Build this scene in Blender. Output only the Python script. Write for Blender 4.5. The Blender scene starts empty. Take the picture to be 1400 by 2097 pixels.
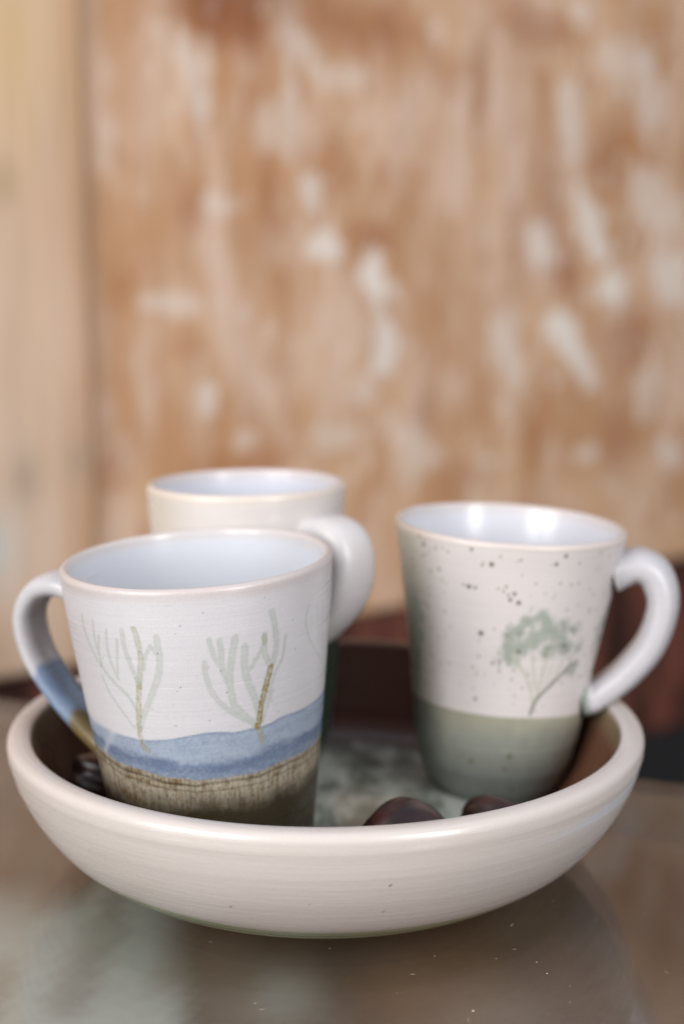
import bpy, bmesh, math, random
import numpy as np
from math import pi, sin, cos, radians
from mathutils import Vector, Matrix

SC = bpy.context.scene
COL = SC.collection

# ---------------------------------------------------------------- camera
cam_d = bpy.data.cameras.new("camera")
cam = bpy.data.objects.new("camera", cam_d)
COL.objects.link(cam)
cam.location = (0.0, -0.48092, 0.20014)
cam.rotation_euler = (pi / 2 - 0.15819, 0, 0)
cam_d.sensor_fit = 'VERTICAL'
cam_d.sensor_height = 36.0
cam_d.sensor_width = 24.0
cam_d.lens = 48.07
cam_d.clip_start = 0.01
cam_d.clip_end = 100
cam_d.dof.use_dof = True
cam_d.dof.focus_distance = 0.408
cam_d.dof.aperture_fstop = 4.7
cam_d.dof.aperture_blades = 0
SC.camera = cam

# ---------------------------------------------------------------- light: soft daylight of the room and two windows behind the camera
world = bpy.data.worlds.new("World")
SC.world = world
world.use_nodes = True
nt = world.node_tree
nt.nodes.clear()
wo = nt.nodes.new('ShaderNodeOutputWorld')
bg = nt.nodes.new('ShaderNodeBackground')
tc = nt.nodes.new('ShaderNodeTexCoord')
sx = nt.nodes.new('ShaderNodeSeparateXYZ')
rp = nt.nodes.new('ShaderNodeValToRGB')
mp = nt.nodes.new('ShaderNodeMapRange')
nt.links.new(tc.outputs['Generated'], sx.inputs[0])
nt.links.new(sx.outputs['Z'], mp.inputs['Value'])
mp.inputs['From Min'].default_value = -1
mp.inputs['From Max'].default_value = 1
nt.links.new(mp.outputs[0], rp.inputs[0])
rp.color_ramp.elements[0].position = 0.42
rp.color_ramp.elements[0].color = (0.30, 0.24, 0.19, 1)
rp.color_ramp.elements[1].position = 0.95
rp.color_ramp.elements[1].color = (0.86, 0.94, 1.12, 1)
e = rp.color_ramp.elements.new(0.60)
e.color = (0.74, 0.74, 0.76, 1)
nt.links.new(rp.outputs[0], bg.inputs[0])
bg.inputs[1].default_value = 0.48
nt.links.new(bg.outputs[0], wo.inputs[0])


def window_light(name, loc, target, w, h, power, color):
    ld = bpy.data.lights.new(name, 'AREA')
    ld.shape = 'RECTANGLE'
    ld.size = w
    ld.size_y = h
    ld.energy = power
    ld.color = color
    o = bpy.data.objects.new(name, ld)
    COL.objects.link(o)
    o.location = loc
    d = Vector(target) - Vector(loc)
    o.rotation_euler = d.to_track_quat('-Z', 'Y').to_euler()
    return o


# left window: two casements side by side, right window: one narrow, cooler casement
window_light("window_light", (-1.45, -1.15, 0.75), (0, 0, 0.1), 0.42, 1.25, 18, (1.0, 0.985, 0.975))
window_light("window_light", (-0.98, -1.50, 0.75), (0, 0, 0.1), 0.42, 1.25, 18, (1.0, 0.985, 0.975))
window_light("window_light", (1.15, -1.60, 0.85), (0, 0.1, 0.1), 0.45, 1.35, 28, (0.985, 0.99, 1.0))

SC.view_settings.view_transform = 'Standard'
SC.view_settings.look = 'None'
SC.view_settings.exposure = 0.30
SC.view_settings.gamma = 1.0
SC.cycles.max_bounces = 10
SC.cycles.transparent_max_bounces = 12
SC.cycles.caustics_reflective = False
SC.cycles.caustics_refractive = False


# ---------------------------------------------------------------- helpers
def lin(c):
    c = np.asarray(c, float) / 255.0
    return np.where(c <= 0.04045, c / 12.92, ((c + 0.055) / 1.055) ** 2.4)


def sst(a, b, x):
    t = np.clip((x - a) / (b - a), 0, 1)
    return t * t * (3 - 2 * t)


def vnoise(x, y, seed, wrap=None):
    """value noise on arrays; x may wrap with an integer period"""
    rng = np.random.default_rng(seed)
    tab = rng.random((1024, 512))
    xi = np.floor(x).astype(int)
    yi = np.floor(y).astype(int)
    fx = x - xi
    fy = y - yi
    fx = fx * fx * (3 - 2 * fx)
    fy = fy * fy * (3 - 2 * fy)
    w = wrap or 1024
    x0 = (xi % w) % 1024
    x1 = ((xi + 1) % w) % 1024
    y0 = yi % 512
    y1 = (yi + 1) % 512
    return (tab[x0, y0] * (1 - fx) * (1 - fy) + tab[x1, y0] * fx * (1 - fy)
            + tab[x0, y1] * (1 - fx) * fy + tab[x1, y1] * fx * fy)


def noise3(th, h, sx_, sz_, seed, octaves=3, R=38.0):
    """value noise through the solid, sampled on the pot: no seam, no lattice lines along the pot's axis"""
    a = np.radians(th)
    P = np.stack([R * np.cos(a) * sx_, R * np.sin(a) * sx_, h * sz_], 1)
    rng = np.random.default_rng(seed)
    tab = rng.random((64, 64, 64))
    q_, _ = np.linalg.qr(rng.normal(size=(3, 3)))
    out = 0
    n = 0
    for k in range(octaves):
        Q = (P @ q_) * 2 ** k + 1000 + 17.3 * k
        i = np.floor(Q).astype(int)
        f = Q - i
        f = f * f * (3 - 2 * f)
        v = 0
        for dx in (0, 1):
            for dy in (0, 1):
                for dz in (0, 1):
                    w = (f[:, 0] if dx else 1 - f[:, 0]) * (f[:, 1] if dy else 1 - f[:, 1]) * (f[:, 2] if dz else 1 - f[:, 2])
                    v = v + w * tab[(i[:, 0] + dx) % 64, (i[:, 1] + dy) % 64, (i[:, 2] + dz) % 64]
        out = out + v * 0.5 ** (k + 1)
        n += 0.5 ** (k + 1)
        q_ = q_ @ q_
    return out / n


def fbm(x, y, seed, octaves=3, wrap=None):
    s = 0
    a = 0.5
    n = 0
    for k in range(octaves):
        f = 2 ** k
        s = s + a * vnoise(x * f, y * f, seed + 7 * k, wrap * f if wrap else None)
        n += a
        a *= 0.5
    return s / n


def mix(a, b, t):
    t = np.clip(t, 0, 1)[..., None]
    return a * (1 - t) + b * t


def mesh_obj(name, verts, faces, mat, parent=None, cols=None, smooth=True):
    """verts (n,3) array, faces (m,4) or list"""
    me = bpy.data.meshes.new(name)
    if isinstance(faces, np.ndarray):
        nf, k = faces.shape
        me.vertices.add(len(verts))
        me.vertices.foreach_set('co', np.asarray(verts, np.float32).ravel())
        me.loops.add(nf * k)
        me.loops.foreach_set('vertex_index', faces.astype(np.int32).ravel())
        me.polygons.add(nf)
        me.polygons.foreach_set('loop_start', np.arange(0, nf * k, k, dtype=np.int32))
        me.polygons.foreach_set('loop_total', np.full(nf, k, np.int32))
        me.update(calc_edges=True)
    else:
        me.from_pydata([tuple(v) for v in verts], [], faces)
        me.update()
    me.validate()
    if smooth:
        me.polygons.foreach_set('use_smooth', np.ones(len(me.polygons), bool))
    if cols is not None:
        at = me.color_attributes.new('paint', 'FLOAT_COLOR', 'POINT')
        c = np.ones((len(verts), 4), np.float32)
        c[:, :3] = cols
        at.data.foreach_set('color', c.ravel())
    me.materials.append(mat)
    o = bpy.data.objects.new(name, me)
    COL.objects.link(o)
    if parent:
        o.parent = parent
    return o


def bm_obj(name, bm, mat, parent=None, smooth=False):
    me = bpy.data.meshes.new(name)
    bm.to_mesh(me)
    bm.free()
    if smooth:
        me.polygons.foreach_set('use_smooth', np.ones(len(me.polygons), bool))
    me.materials.append(mat)
    o = bpy.data.objects.new(name, me)
    COL.objects.link(o)
    if parent:
        o.parent = parent
    return o


def tag(o, label=None, cat=None, group=None, kind=None):
    for k, v in (('label', label), ('category', cat), ('group', group), ('kind', kind)):
        if v:
            o[k] = v
    return o


def empty(name, loc=(0, 0, 0)):
    o = bpy.data.objects.new(name, None)
    o.empty_display_size = 0.02
    COL.objects.link(o)
    o.location = loc
    return o


def catmull(pts, n):
    """Catmull-Rom through pts -> n samples"""
    P = np.array(pts, float)
    P = np.vstack([2 * P[0] - P[1], P, 2 * P[-1] - P[-2]])
    m = len(P) - 3
    out = []
    for t in np.linspace(0, m - 1e-6, n):
        i = int(t)
        f = t - i
        p0, p1, p2, p3 = P[i:i + 4]
        out.append(0.5 * ((2 * p1) + (-p0 + p2) * f + (2 * p0 - 5 * p1 + 4 * p2 - p3) * f * f
                          + (-p0 + 3 * p1 - 3 * p2 + p3) * f ** 3))
    return np.array(out)


def resample(pts, step):
    """polyline -> evenly spaced points, plus the arc length of each"""
    P = np.array(pts, float)
    seg = np.hypot(*np.diff(P, axis=0).T)
    L = np.concatenate([[0], np.cumsum(seg)])
    keep = np.concatenate([[True], np.diff(L) > 1e-9])
    L = L[keep]
    P = P[keep]
    n = max(2, int(L[-1] / step))
    t = np.linspace(0, L[-1], n)
    return np.stack([np.interp(t, L, P[:, k]) for k in range(P.shape[1])], 1)


# ---------------------------------------------------------------- materials
def ceramic(name, rough, ring_scale, ring_strength, grain=0.03, spec=0.5, rough_var=0.08, vertical=0.0):
    """glazed stoneware: pigment from the mesh, grain, throwing rings and gloss variation from nodes"""
    m = bpy.data.materials.new(name)
    m.use_nodes = True
    t = m.node_tree
    N = t.nodes
    Lk = t.links.new
    b = N['Principled BSDF']
    b.inputs['Roughness'].default_value = rough
    b.inputs['Specular IOR Level'].default_value = spec
    at = N.new('ShaderNodeAttribute')
    at.attribute_name = 'paint'
    co = N.new('ShaderNodeTexCoord')
    # fine pigment grain
    g = N.new('ShaderNodeTexNoise')
    g.inputs['Scale'].default_value = 2600
    g.inputs['Detail'].default_value = 2
    Lk(co.outputs['Object'], g.inputs['Vector'])
    mr = N.new('ShaderNodeMapRange')
    mr.inputs['From Min'].default_value = 0.3
    mr.inputs['From Max'].default_value = 0.7
    mr.inputs['To Min'].default_value = 1 - grain * 2
    mr.inputs['To Max'].default_value = 1 + grain
    Lk(g.outputs['Fac'], mr.inputs['Value'])
    mu = N.new('ShaderNodeMix')
    mu.data_type = 'RGBA'
    mu.blend_type = 'MULTIPLY'
    mu.inputs['Factor'].default_value = 1
    Lk(at.outputs['Color'], mu.inputs['A'])
    Lk(mr.outputs[0], mu.inputs['B'])
    Lk(mu.outputs['Result'], b.inputs['Base Color'])
    # throwing rings: noise squeezed along the axis
    mp_ = N.new('ShaderNodeMapping')
    mp_.inputs['Scale'].default_value = (14, 14, ring_scale)
    Lk(co.outputs['Object'], mp_.inputs['Vector'])
    r = N.new('ShaderNodeTexNoise')
    r.inputs['Scale'].default_value = 1.0
    r.inputs['Detail'].default_value = 4
    r.inputs['Roughness'].default_value = 0.6
    Lk(mp_.outputs[0], r.inputs['Vector'])
    bp = N.new('ShaderNodeBump')
    bp.inputs['Strength'].default_value = ring_strength
    bp.inputs['Distance'].default_value = 0.0006
    Lk(r.outputs['Fac'], bp.inputs['Height'])
    # glaze orange peel
    p = N.new('ShaderNodeTexNoise')
    p.inputs['Scale'].default_value = 420
    p.inputs['Detail'].default_value = 2
    Lk(co.outputs['Object'], p.inputs['Vector'])
    bp2 = N.new('ShaderNodeBump')
    bp2.inputs['Strength'].default_value = 0.10
    bp2.inputs['Distance'].default_value = 0.0004
    Lk(p.outputs['Fac'], bp2.inputs['Height'])
    Lk(bp.outputs[0], bp2.inputs['Normal'])
    Lk(bp2.outputs[0], b.inputs['Normal'])
    rr = N.new('ShaderNodeMapRange')
    rr.inputs['From Min'].default_value = 0.35
    rr.inputs['From Max'].default_value = 0.65
    rr.inputs['To Min'].default_value = rough - rough_var
    rr.inputs['To Max'].default_value = rough + rough_var
    Lk(r.outputs['Fac'], rr.inputs['Value'])
    Lk(rr.outputs[0], b.inputs['Roughness'])
    return m


def painted_wood(name, rough, bump=0.3, spec=0.3, grain=(0.88, 1.08)):
    m = bpy.data.materials.new(name)
    m.use_nodes = True
    t = m.node_tree
    N = t.nodes
    Lk = t.links.new
    b = N['Principled BSDF']
    b.inputs['Roughness'].default_value = rough
    b.inputs['Specular IOR Level'].default_value = spec
    at = N.new('ShaderNodeAttribute')
    at.attribute_name = 'paint'
    co = N.new('ShaderNodeTexCoord')
    mp_ = N.new('ShaderNodeMapping')
    mp_.inputs['Scale'].default_value = (160, 160, 6)
    Lk(co.outputs['Object'], mp_.inputs['Vector'])
    g = N.new('ShaderNodeTexNoise')
    g.inputs['Scale'].default_value = 1
    g.inputs['Detail'].default_value = 5
    g.inputs['Distortion'].default_value = 0.4
    Lk(mp_.outputs[0], g.inputs['Vector'])
    mr = N.new('ShaderNodeMapRange')
    mr.inputs['From Min'].default_value = 0.3
    mr.inputs['From Max'].default_value = 0.7
    mr.inputs['To Min'].default_value = grain[0]
    mr.inputs['To Max'].default_value = grain[1]
    Lk(g.outputs['Fac'], mr.inputs['Value'])
    mu = N.new('ShaderNodeMix')
    mu.data_type = 'RGBA'
    mu.blend_type = 'MULTIPLY'
    mu.inputs['Factor'].default_value = 1
    Lk(at.outputs['Color'], mu.inputs['A'])
    Lk(mr.outputs[0], mu.inputs['B'])
    Lk(mu.outputs['Result'], b.inputs['Base Color'])
    bp = N.new('ShaderNodeBump')
    bp.inputs['Strength'].default_value = bump
    bp.inputs['Distance'].default_value = 0.001
    Lk(g.outputs['Fac'], bp.inputs['Height'])
    Lk(bp.outputs[0], b.inputs['Normal'])
    return m


def noise_mat(name, c1, c2, scale, rough, spec=0.4, stretch=(1, 1, 1), bump=0.0, coat=0.0):
    m = bpy.data.materials.new(name)
    m.use_nodes = True
    t = m.node_tree
    N = t.nodes
    Lk = t.links.new
    b = N['Principled BSDF']
    b.inputs['Roughness'].default_value = rough
    b.inputs['Specular IOR Level'].default_value = spec
    b.inputs['Coat Weight'].default_value = coat
    b.inputs['Coat Roughness'].default_value = 0.18
    co = N.new('ShaderNodeTexCoord')
    mp_ = N.new('ShaderNodeMapping')
    mp_.inputs['Scale'].default_value = stretch
    Lk(co.outputs['Object'], mp_.inputs['Vector'])
    g = N.new('ShaderNodeTexNoise')
    g.inputs['Scale'].default_value = scale
    g.inputs['Detail'].default_value = 5
    Lk(mp_.outputs[0], g.inputs['Vector'])
    cr = N.new('ShaderNodeValToRGB')
    cr.color_ramp.elements[0].position = 0.32
    cr.color_ramp.elements[0].color = (*lin(c1), 1)
    cr.color_ramp.elements[1].position = 0.68
    cr.color_ramp.elements[1].color = (*lin(c2), 1)
    Lk(g.outputs['Fac'], cr.inputs[0])
    Lk(cr.outputs[0], b.inputs['Base Color'])
    if bump:
        bp = N.new('ShaderNodeBump')
        bp.inputs['Strength'].default_value = bump
        bp.inputs['Distance'].default_value = 0.001
        Lk(g.outputs['Fac'], bp.inputs['Height'])
        Lk(bp.outputs[0], b.inputs['Normal'])
    return m


def pane_mat():
    m = bpy.data.materials.new('table_glass')
    m.use_nodes = True
    t = m.node_tree
    N = t.nodes
    Lk = t.links.new
    N.clear()
    out = N.new('ShaderNodeOutputMaterial')
    mixn = N.new('ShaderNodeMixShader')
    tr = N.new('ShaderNodeBsdfTransparent')
    tr.inputs[0].default_value = (0.955, 0.955, 0.95, 1)
    gl = N.new('ShaderNodeBsdfGlossy')
    gl.inputs['Roughness'].default_value = 0.02
    # Schlick reflectance from the facing angle, the same on both faces of the sheet
    lw = N.new('ShaderNodeLayerWeight')
    lw.inputs['Blend'].default_value = 0.5
    pw = N.new('ShaderNodeMath')
    pw.operation = 'POWER'
    pw.inputs[1].default_value = 5
    Lk(lw.outputs['Facing'], pw.inputs[0])
    fr = N.new('ShaderNodeMath')
    fr.operation = 'MULTIPLY_ADD'
    fr.inputs[1].default_value = 0.96
    fr.inputs[2].default_value = 0.08
    Lk(pw.outputs[0], fr.inputs[0])
    # thin uneven film of dust and finger grease on the glass
    df = N.new('ShaderNodeBsdfDiffuse')
    df.inputs[0].default_value = (0.55, 0.54, 0.52, 1)
    co = N.new('ShaderNodeTexCoord')
    ns = N.new('ShaderNodeTexNoise')
    ns.inputs['Scale'].default_value = 22
    ns.inputs['Detail'].default_value = 4
    Lk(co.outputs['Object'], ns.inputs['Vector'])
    mr = N.new('ShaderNodeMapRange')
    mr.inputs['From Min'].default_value = 0.35
    mr.inputs['From Max'].default_value = 0.75
    mr.inputs['To Min'].default_value = 0.006
    mr.inputs['To Max'].default_value = 0.022
    Lk(ns.outputs['Fac'], mr.inputs['Value'])
    mixd = N.new('ShaderNodeMixShader')
    Lk(mr.outputs[0], mixd.inputs[0])
    Lk(tr.outputs[0], mixd.inputs[1])
    Lk(df.outputs[0], mixd.inputs[2])
    Lk(fr.outputs[0], mixn.inputs[0])
    Lk(mixd.outputs[0], mixn.inputs[1])
    Lk(gl.outputs[0], mixn.inputs[2])
    Lk(mixn.outputs[0], out.inputs[0])
    return m


M_MUG = ceramic('satin_white_glaze', 0.33, 700, 0.18, grain=0.035)
M_BOWL = ceramic('cream_stoneware_glaze', 0.27, 420, 0.20, grain=0.02)
M_BOWL_IN = M_BOWL
M_INSIDE = ceramic('glossy_liner_glaze', 0.23, 120, 0.10, grain=0.0, rough_var=0.03)

# ---------------------------------------------------------------- measured marks: (angle in degrees, height in mm) on each mug's own surface
S1=[
 ('o',22,[(-112.8, 47.32), (-115.5, 50.36), (-115.3, 57.6), (-114.0, 63.41), (-112.4, 69.18)]),
 ('g',22,[(-112.4, 69.18), (-109.6, 79.11), (-110.2, 85.96), (-111.1, 88.63)]),
 ('p',20,[(-116.6, 87.98), (-116.4, 82.17), (-114.4, 75.36), (-112.3, 70.59)]),
 ('p',24,[(-101.5, 86.19), (-101.3, 79.34), (-102.6, 73.78), (-107.2, 66.63), (-112.1, 59.98), (-115.5, 54.71)]),
 ('p',14,[(-104.6, 83.42), (-107.4, 79.9), (-108.8, 75.67)]),
 ('p',12,[(-104.6, 83.42), (-102.1, 80.02)]),
 ('p',14,[(-139.8, 90.27), (-139.3, 85.14), (-136.3, 79.26), (-131.7, 74.28), (-124.8, 69.48), (-118.8, 65.85), (-115.9, 61.84)]),
 ('p',10,[(-132.8, 71.28), (-129.9, 66.0), (-123.9, 60.33), (-118.2, 55.19)]),
 ('p',11,[(-132.5, 89.53), (-132.7, 82.57), (-131.4, 75.02)]),
 ('p',11,[(-129.8, 85.02), (-132.2, 78.43)]),
 ('p',12,[(-124.9, 87.28), (-125.9, 79.91), (-123.7, 73.12), (-122.5, 71.15)]),
 ('p',11,[(-119.7, 84.67), (-121.3, 78.28), (-122.7, 72.54)]),
 ('o',26,[(-58.5, 48.38), (-60.6, 53.76)]),
 ('O',24,[(-60.6, 53.76), (-58.4, 61.96), (-54.3, 72.51)]),
 ('p',26,[(-60.6, 53.76), (-58.4, 61.96), (-54.3, 72.51)]),
 ('p',24,[(-54.3, 72.51), (-57.3, 77.89), (-57.3, 83.4)]),
 ('g',18,[(-57.3, 81.0), (-57.3, 83.4)]),
 ('p',24,[(-54.3, 72.51), (-51.7, 78.32), (-52.3, 85.33), (-53.7, 90.65)]),
 ('p',13,[(-46.8, 81.6), (-48.3, 74.92), (-52.6, 69.42), (-55.3, 62.84)]),
 ('p',28,[(-66.2, 80.92), (-66.4, 74.37), (-65.2, 69.33), (-62.0, 63.24), (-60.0, 57.96)]),
 ('p',16,[(-58.3, 80.12), (-61.7, 75.8), (-65.6, 72.19)]),
 ('p',26,[(-70.1, 84.48), (-71.7, 78.49), (-73.0, 71.0), (-72.4, 65.33), (-70.3, 60.85), (-62.6, 54.8)]),
 ('p',18,[(-80.7, 84.81), (-79.0, 79.2), (-75.8, 74.77)]),
 ('p',20,[(-76.5, 84.13), (-76.0, 79.62), (-75.8, 74.77), (-73.1, 68.22)]),
 ('p',20,[(-83.0, 77.43), (-82.6, 71.86), (-79.2, 65.3), (-72.2, 59.68), (-64.6, 55.82), (-61.6, 53.93)]),
 ('p',14,[(-53.1, 64.58), (-55.8, 60.11), (-58.5, 54.85)]),
 ('p',8,[(-32.6, 88.88), (-34.7, 84.12), (-30.8, 77.01), (-20.4, 69.03)]),
 ('p',8,[(-25.7, 88.17), (-23.6, 79.68), (-22.7, 74.52)]),
 ('p',8,[(-20.3, 88.1), (-20.0, 78.89), (-14.5, 66.94)]),
 ('p',8,[(-19.2, 69.46), (-15.7, 65.05)]),
]
BT= [(-149.2, 52.52), (-133.9, 52.06), (-116.9, 51.33), (-103.0, 52.16), (-84.7, 54.0), (-60.6, 53.05), (-49.4, 54.62), (-35.8, 54.24), (-18.3, 54.45)]
BB= [(-145.9, 43.23), (-133.7, 41.44), (-117.6, 39.92), (-101.3, 38.75), (-91.4, 37.62), (-76.5, 37.76), (-60.7, 38.2), (-42.1, 39.28), (-18.6, 39.1)]
BM= [(-135.8, 47.71), (-100.3, 44.63), (-76.1, 43.56), (-55.1, 45.61), (-20.2, 45.05)]
S2=[
 ('T',16,[(-76.5, 38.13), (-73.0, 44.26), (-62.9, 50.45), (-56.8, 53.85)]),
 ('t',7,[(-76.5, 38.13), (-78.0, 49.1), (-82.3, 55.77)]),
 ('t',7,[(-73.0, 44.26), (-68.4, 51.7), (-66.8, 57.35)]),
 ('t',5,[(-74.4, 43.34), (-72.9, 53.77), (-73.9, 59.5)]),
 ('t',5,[(-78.7, 49.1), (-85.0, 54.8), (-88.3, 57.57)]),
]
C2= [(-93.3, 59.28, 30), (-84.9, 74.49, 28), (-75.8, 74.98, 32), (-55.9, 69.9, 22), (-49.8, 62.76, 22), (-51.6, 53.4, 26), (-91.2, 64.06, 36), (-89.5, 70.65, 34), (-70.0, 68.8, 40), (-81.1, 68.03, 44), (-62.6, 64.7, 36), (-94.3, 67.68, 24), (-71.5, 63.21, 36), (-65.0, 72.34, 20), (-86.4, 63.28, 34), (-48.6, 55.97, 18)]
C2b= [(-154.7, 74.18, 36), (-150.5, 69.27, 34), (-161.1, 63.71, 40), (-150.8, 61.72, 30), (-160.4, 55.31, 34)]
SP= [(-105.0, 94.24, 6), (-69.8, 98.36, 5), (-74.1, 95.36, 5), (-116.1, 85.06, 6), (-112.8, 84.96, 4), (-93.1, 84.05, 5), (-94.9, 81.76, 5), (-90.6, 80.77, 6), (-109.1, 68.11, 7), (-142.6, 97.37, 5), (-145.3, 99.96, 4), (-114.9, 98.9, 4), (-98.6, 84.75, 3), (-133.1, 89.48, 4), (-130.5, 73.8, 3), (-111.2, 42.64, 5), (-135.6, 63.08, 3), (-47.0, 76.91, 4), (-40.7, 76.24, 3), (-102.0, 57.17, 4), (-98.0, 58.09, 4), (-88.0, 62.29, 5), (-60.6, 63.93, 5), (-28.4, 55.59, 4), (-91.4, 96.61, 3), (-61.3, 95.46, 3), (-149.5, 17.01, 9), (-112.8, 17.79, 9), (-87.0, 21.4, 9), (-89.3, 15.88, 7), (-107.8, 8.65, 7), (-81.2, 7.1, 8)]
GT= [(-173.8, 35.61), (-136.4, 36.59), (-108.5, 36.9), (-87.2, 36.68), (-62.1, 36.06), (-27.8, 34.19)]
SP1= [(-98.3, 56.9), (-107.6, 62.02), (-97.8, 63.66), (-82.5, 58.01), (-82.0, 61.65), (-93.8, 69.72), (-53.5, 60.89), (-51.9, 59.4), (-41.0, 75.97), (-132.0, 74.58), (-74.6, 66.84), (-76.7, 74.3), (-82.9, 77.91), (-91.5, 89.71), (-113.5, 59.33), (-109.6, 81.52), (-52.8, 85.08), (-55.1, 75.09)]
FLAKES= [(0.142, 0.467, 0.0093, 0.0422, 0.6), (0.264, 0.386, 0.0117, 0.0168, 0.7), (0.277, 0.342, 0.0174, 0.0119, 0.9), (0.333, 0.312, 0.0138, 0.0159, 1), (0.347, 0.261, 0.0129, 0.0189, 0.9), (0.153, 0.217, 0.0097, 0.0116, 0.7), (0.587, 0.256, 0.0189, 0.0225, 1), (0.61, 0.225, 0.0118, 0.0229, 0.8), (0.615, 0.376, 0.0161, 0.0246, 0.9), (0.631, 0.346, 0.0194, 0.015, 0.8), (0.653, 0.306, 0.0198, 0.0142, 1), (0.548, 0.35, 0.0181, 0.0217, 0.7), (0.504, 0.243, 0.0149, 0.0387, 0.55), (0.749, 0.312, 0.0297, 0.029, 0.7), (0.582, 0.476, 0.0141, 0.0308, 0.6), (0.703, 0.505, 0.028, 0.037, 0.5), (0.129, 0.291, 0.026, 0.0088, 0.5), (0.228, 0.438, 0.0283, 0.0223, 0.4), (0.384, 0.148, 0.0222, 0.0259, 0.45), (0.711, 0.196, 0.021, 0.024, 0.5), (0.621, 0.132, 0.0182, 0.0084, 0.6), (0.756, 0.122, 0.0202, 0.0199, 0.6), (0.589, 0.584, 0.021, 0.0065, 0.6), (0.7, 0.409, 0.0355, 0.0278, 0.5), (0.655, 0.54, 0.0299, 0.0192, 0.4), (0.19, 0.175, 0.0132, 0.0094, 0.4), (0.291, 0.168, 0.0283, 0.0108, 0.4), (0.322, 0.212, 0.0103, 0.0153, 0.5), (0.168, 0.374, 0.0194, 0.0096, 0.4), (0.244, 0.516, 0.0154, 0.016, 0.4), (0.296, 0.488, 0.0273, 0.0108, 0.4)]
WASH= [(0.474, 0.381, 0.0629, 0.0735, 0.5), (0.413, 0.301, 0.0471, 0.0775, 0.45), (0.392, 0.488, 0.0329, 0.0475, 0.45), (0.264, 0.279, 0.0354, 0.0557, 0.4), (0.254, 0.435, 0.0479, 0.0369, 0.4), (0.172, 0.317, 0.0347, 0.0527, 0.4), (0.505, 0.443, 0.0333, 0.0552, 0.4), (0.109, 0.261, 0.028, 0.0636, 0.35), (0.726, 0.353, 0.0488, 0.0618, 0.4), (0.446, 0.207, 0.0592, 0.0569, 0.35), (0.201, 0.225, 0.0309, 0.038, 0.3)]
DARK= [(0.171, 0.527, 0.0459, 0.0269, 0.9), (0.204, 0.519, 0.0123, 0.0196, 0.6), (0.459, 0.485, 0.0101, 0.0535, 0.7), (0.584, 0.321, 0.0201, 0.032, 0.6), (0.684, 0.254, 0.0396, 0.0364, 0.6), (0.083, 0.469, 0.0175, 0.063, 0.25), (0.071, 0.182, 0.0226, 0.024, 0.2), (0.14, 0.373, 0.0141, 0.0237, 0.5), (0.33, 0.349, 0.0229, 0.0175, 0.6), (0.217, 0.376, 0.0102, 0.049, 0.45), (0.638, 0.436, 0.0298, 0.0294, 0.5), (0.561, 0.389, 0.014, 0.0573, 0.5), (0.396, 0.185, 0.0155, 0.0328, 0.4), (0.318, 0.532, 0.0677, 0.0248, 0.5), (0.535, 0.556, 0.0615, 0.0227, 0.5), (0.666, 0.145, 0.0236, 0.0424, 0.5), (0.189, 0.149, 0.0414, 0.0172, 0.3), (0.447, 0.12, 0.0396, 0.0195, 0.4)]


# ---------------------------------------------------------------- lathe with pigment
def lathe(name, prof, nth, paint, mat, parent, wob=0.0, seed=1, th0=0.0):
    """prof (k,2) radius,height from one end to the other; paint(theta_deg, h_mm, r, idx) -> colours"""
    prof = np.asarray(prof, float)
    k = len(prof)
    th = np.linspace(-pi, pi, nth, endpoint=False)
    TH, I = np.meshgrid(th, np.arange(k), indexing='ij')
    R = prof[I, 0]
    Z = prof[I, 1]
    if wob:
        rng = np.random.default_rng(seed)
        w = sum(rng.normal() / (q * q) * np.cos(q * TH + rng.uniform(0, 6.28)) for q in (2, 3, 4, 5))
        w2 = sum(rng.normal() / (q * q) * np.cos(q * TH + rng.uniform(0, 6.28)) for q in (2, 3, 4))
        Rn = R * (1 + wob * w)
        Zn = Z * (1 + wob * 0.8 * w2)
    else:
        Rn, Zn = R, Z
    V = np.stack([Rn * np.cos(TH), Rn * np.sin(TH), Zn], -1).reshape(-1, 3)
    a = np.arange(nth)[:, None] * k + np.arange(k - 1)[None]
    b = ((np.arange(nth) + 1) % nth)[:, None] * k + np.arange(k - 1)[None]
    F = np.stack([a, b, b + 1, a + 1], -1).reshape(-1, 4)
    c = paint(np.degrees(TH).ravel(), (Z * 1000).ravel(), R.ravel(), I.ravel())
    return mesh_obj(name, V, F, mat, parent, c)


def profile(ctrl, n):
    """dense resample of a control polyline through a Catmull-Rom curve"""
    return resample(catmull(ctrl, len(ctrl) * 12), 1e9 if n is None else n)


def wrapd(a):
    return (a + 180) % 360 - 180


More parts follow.
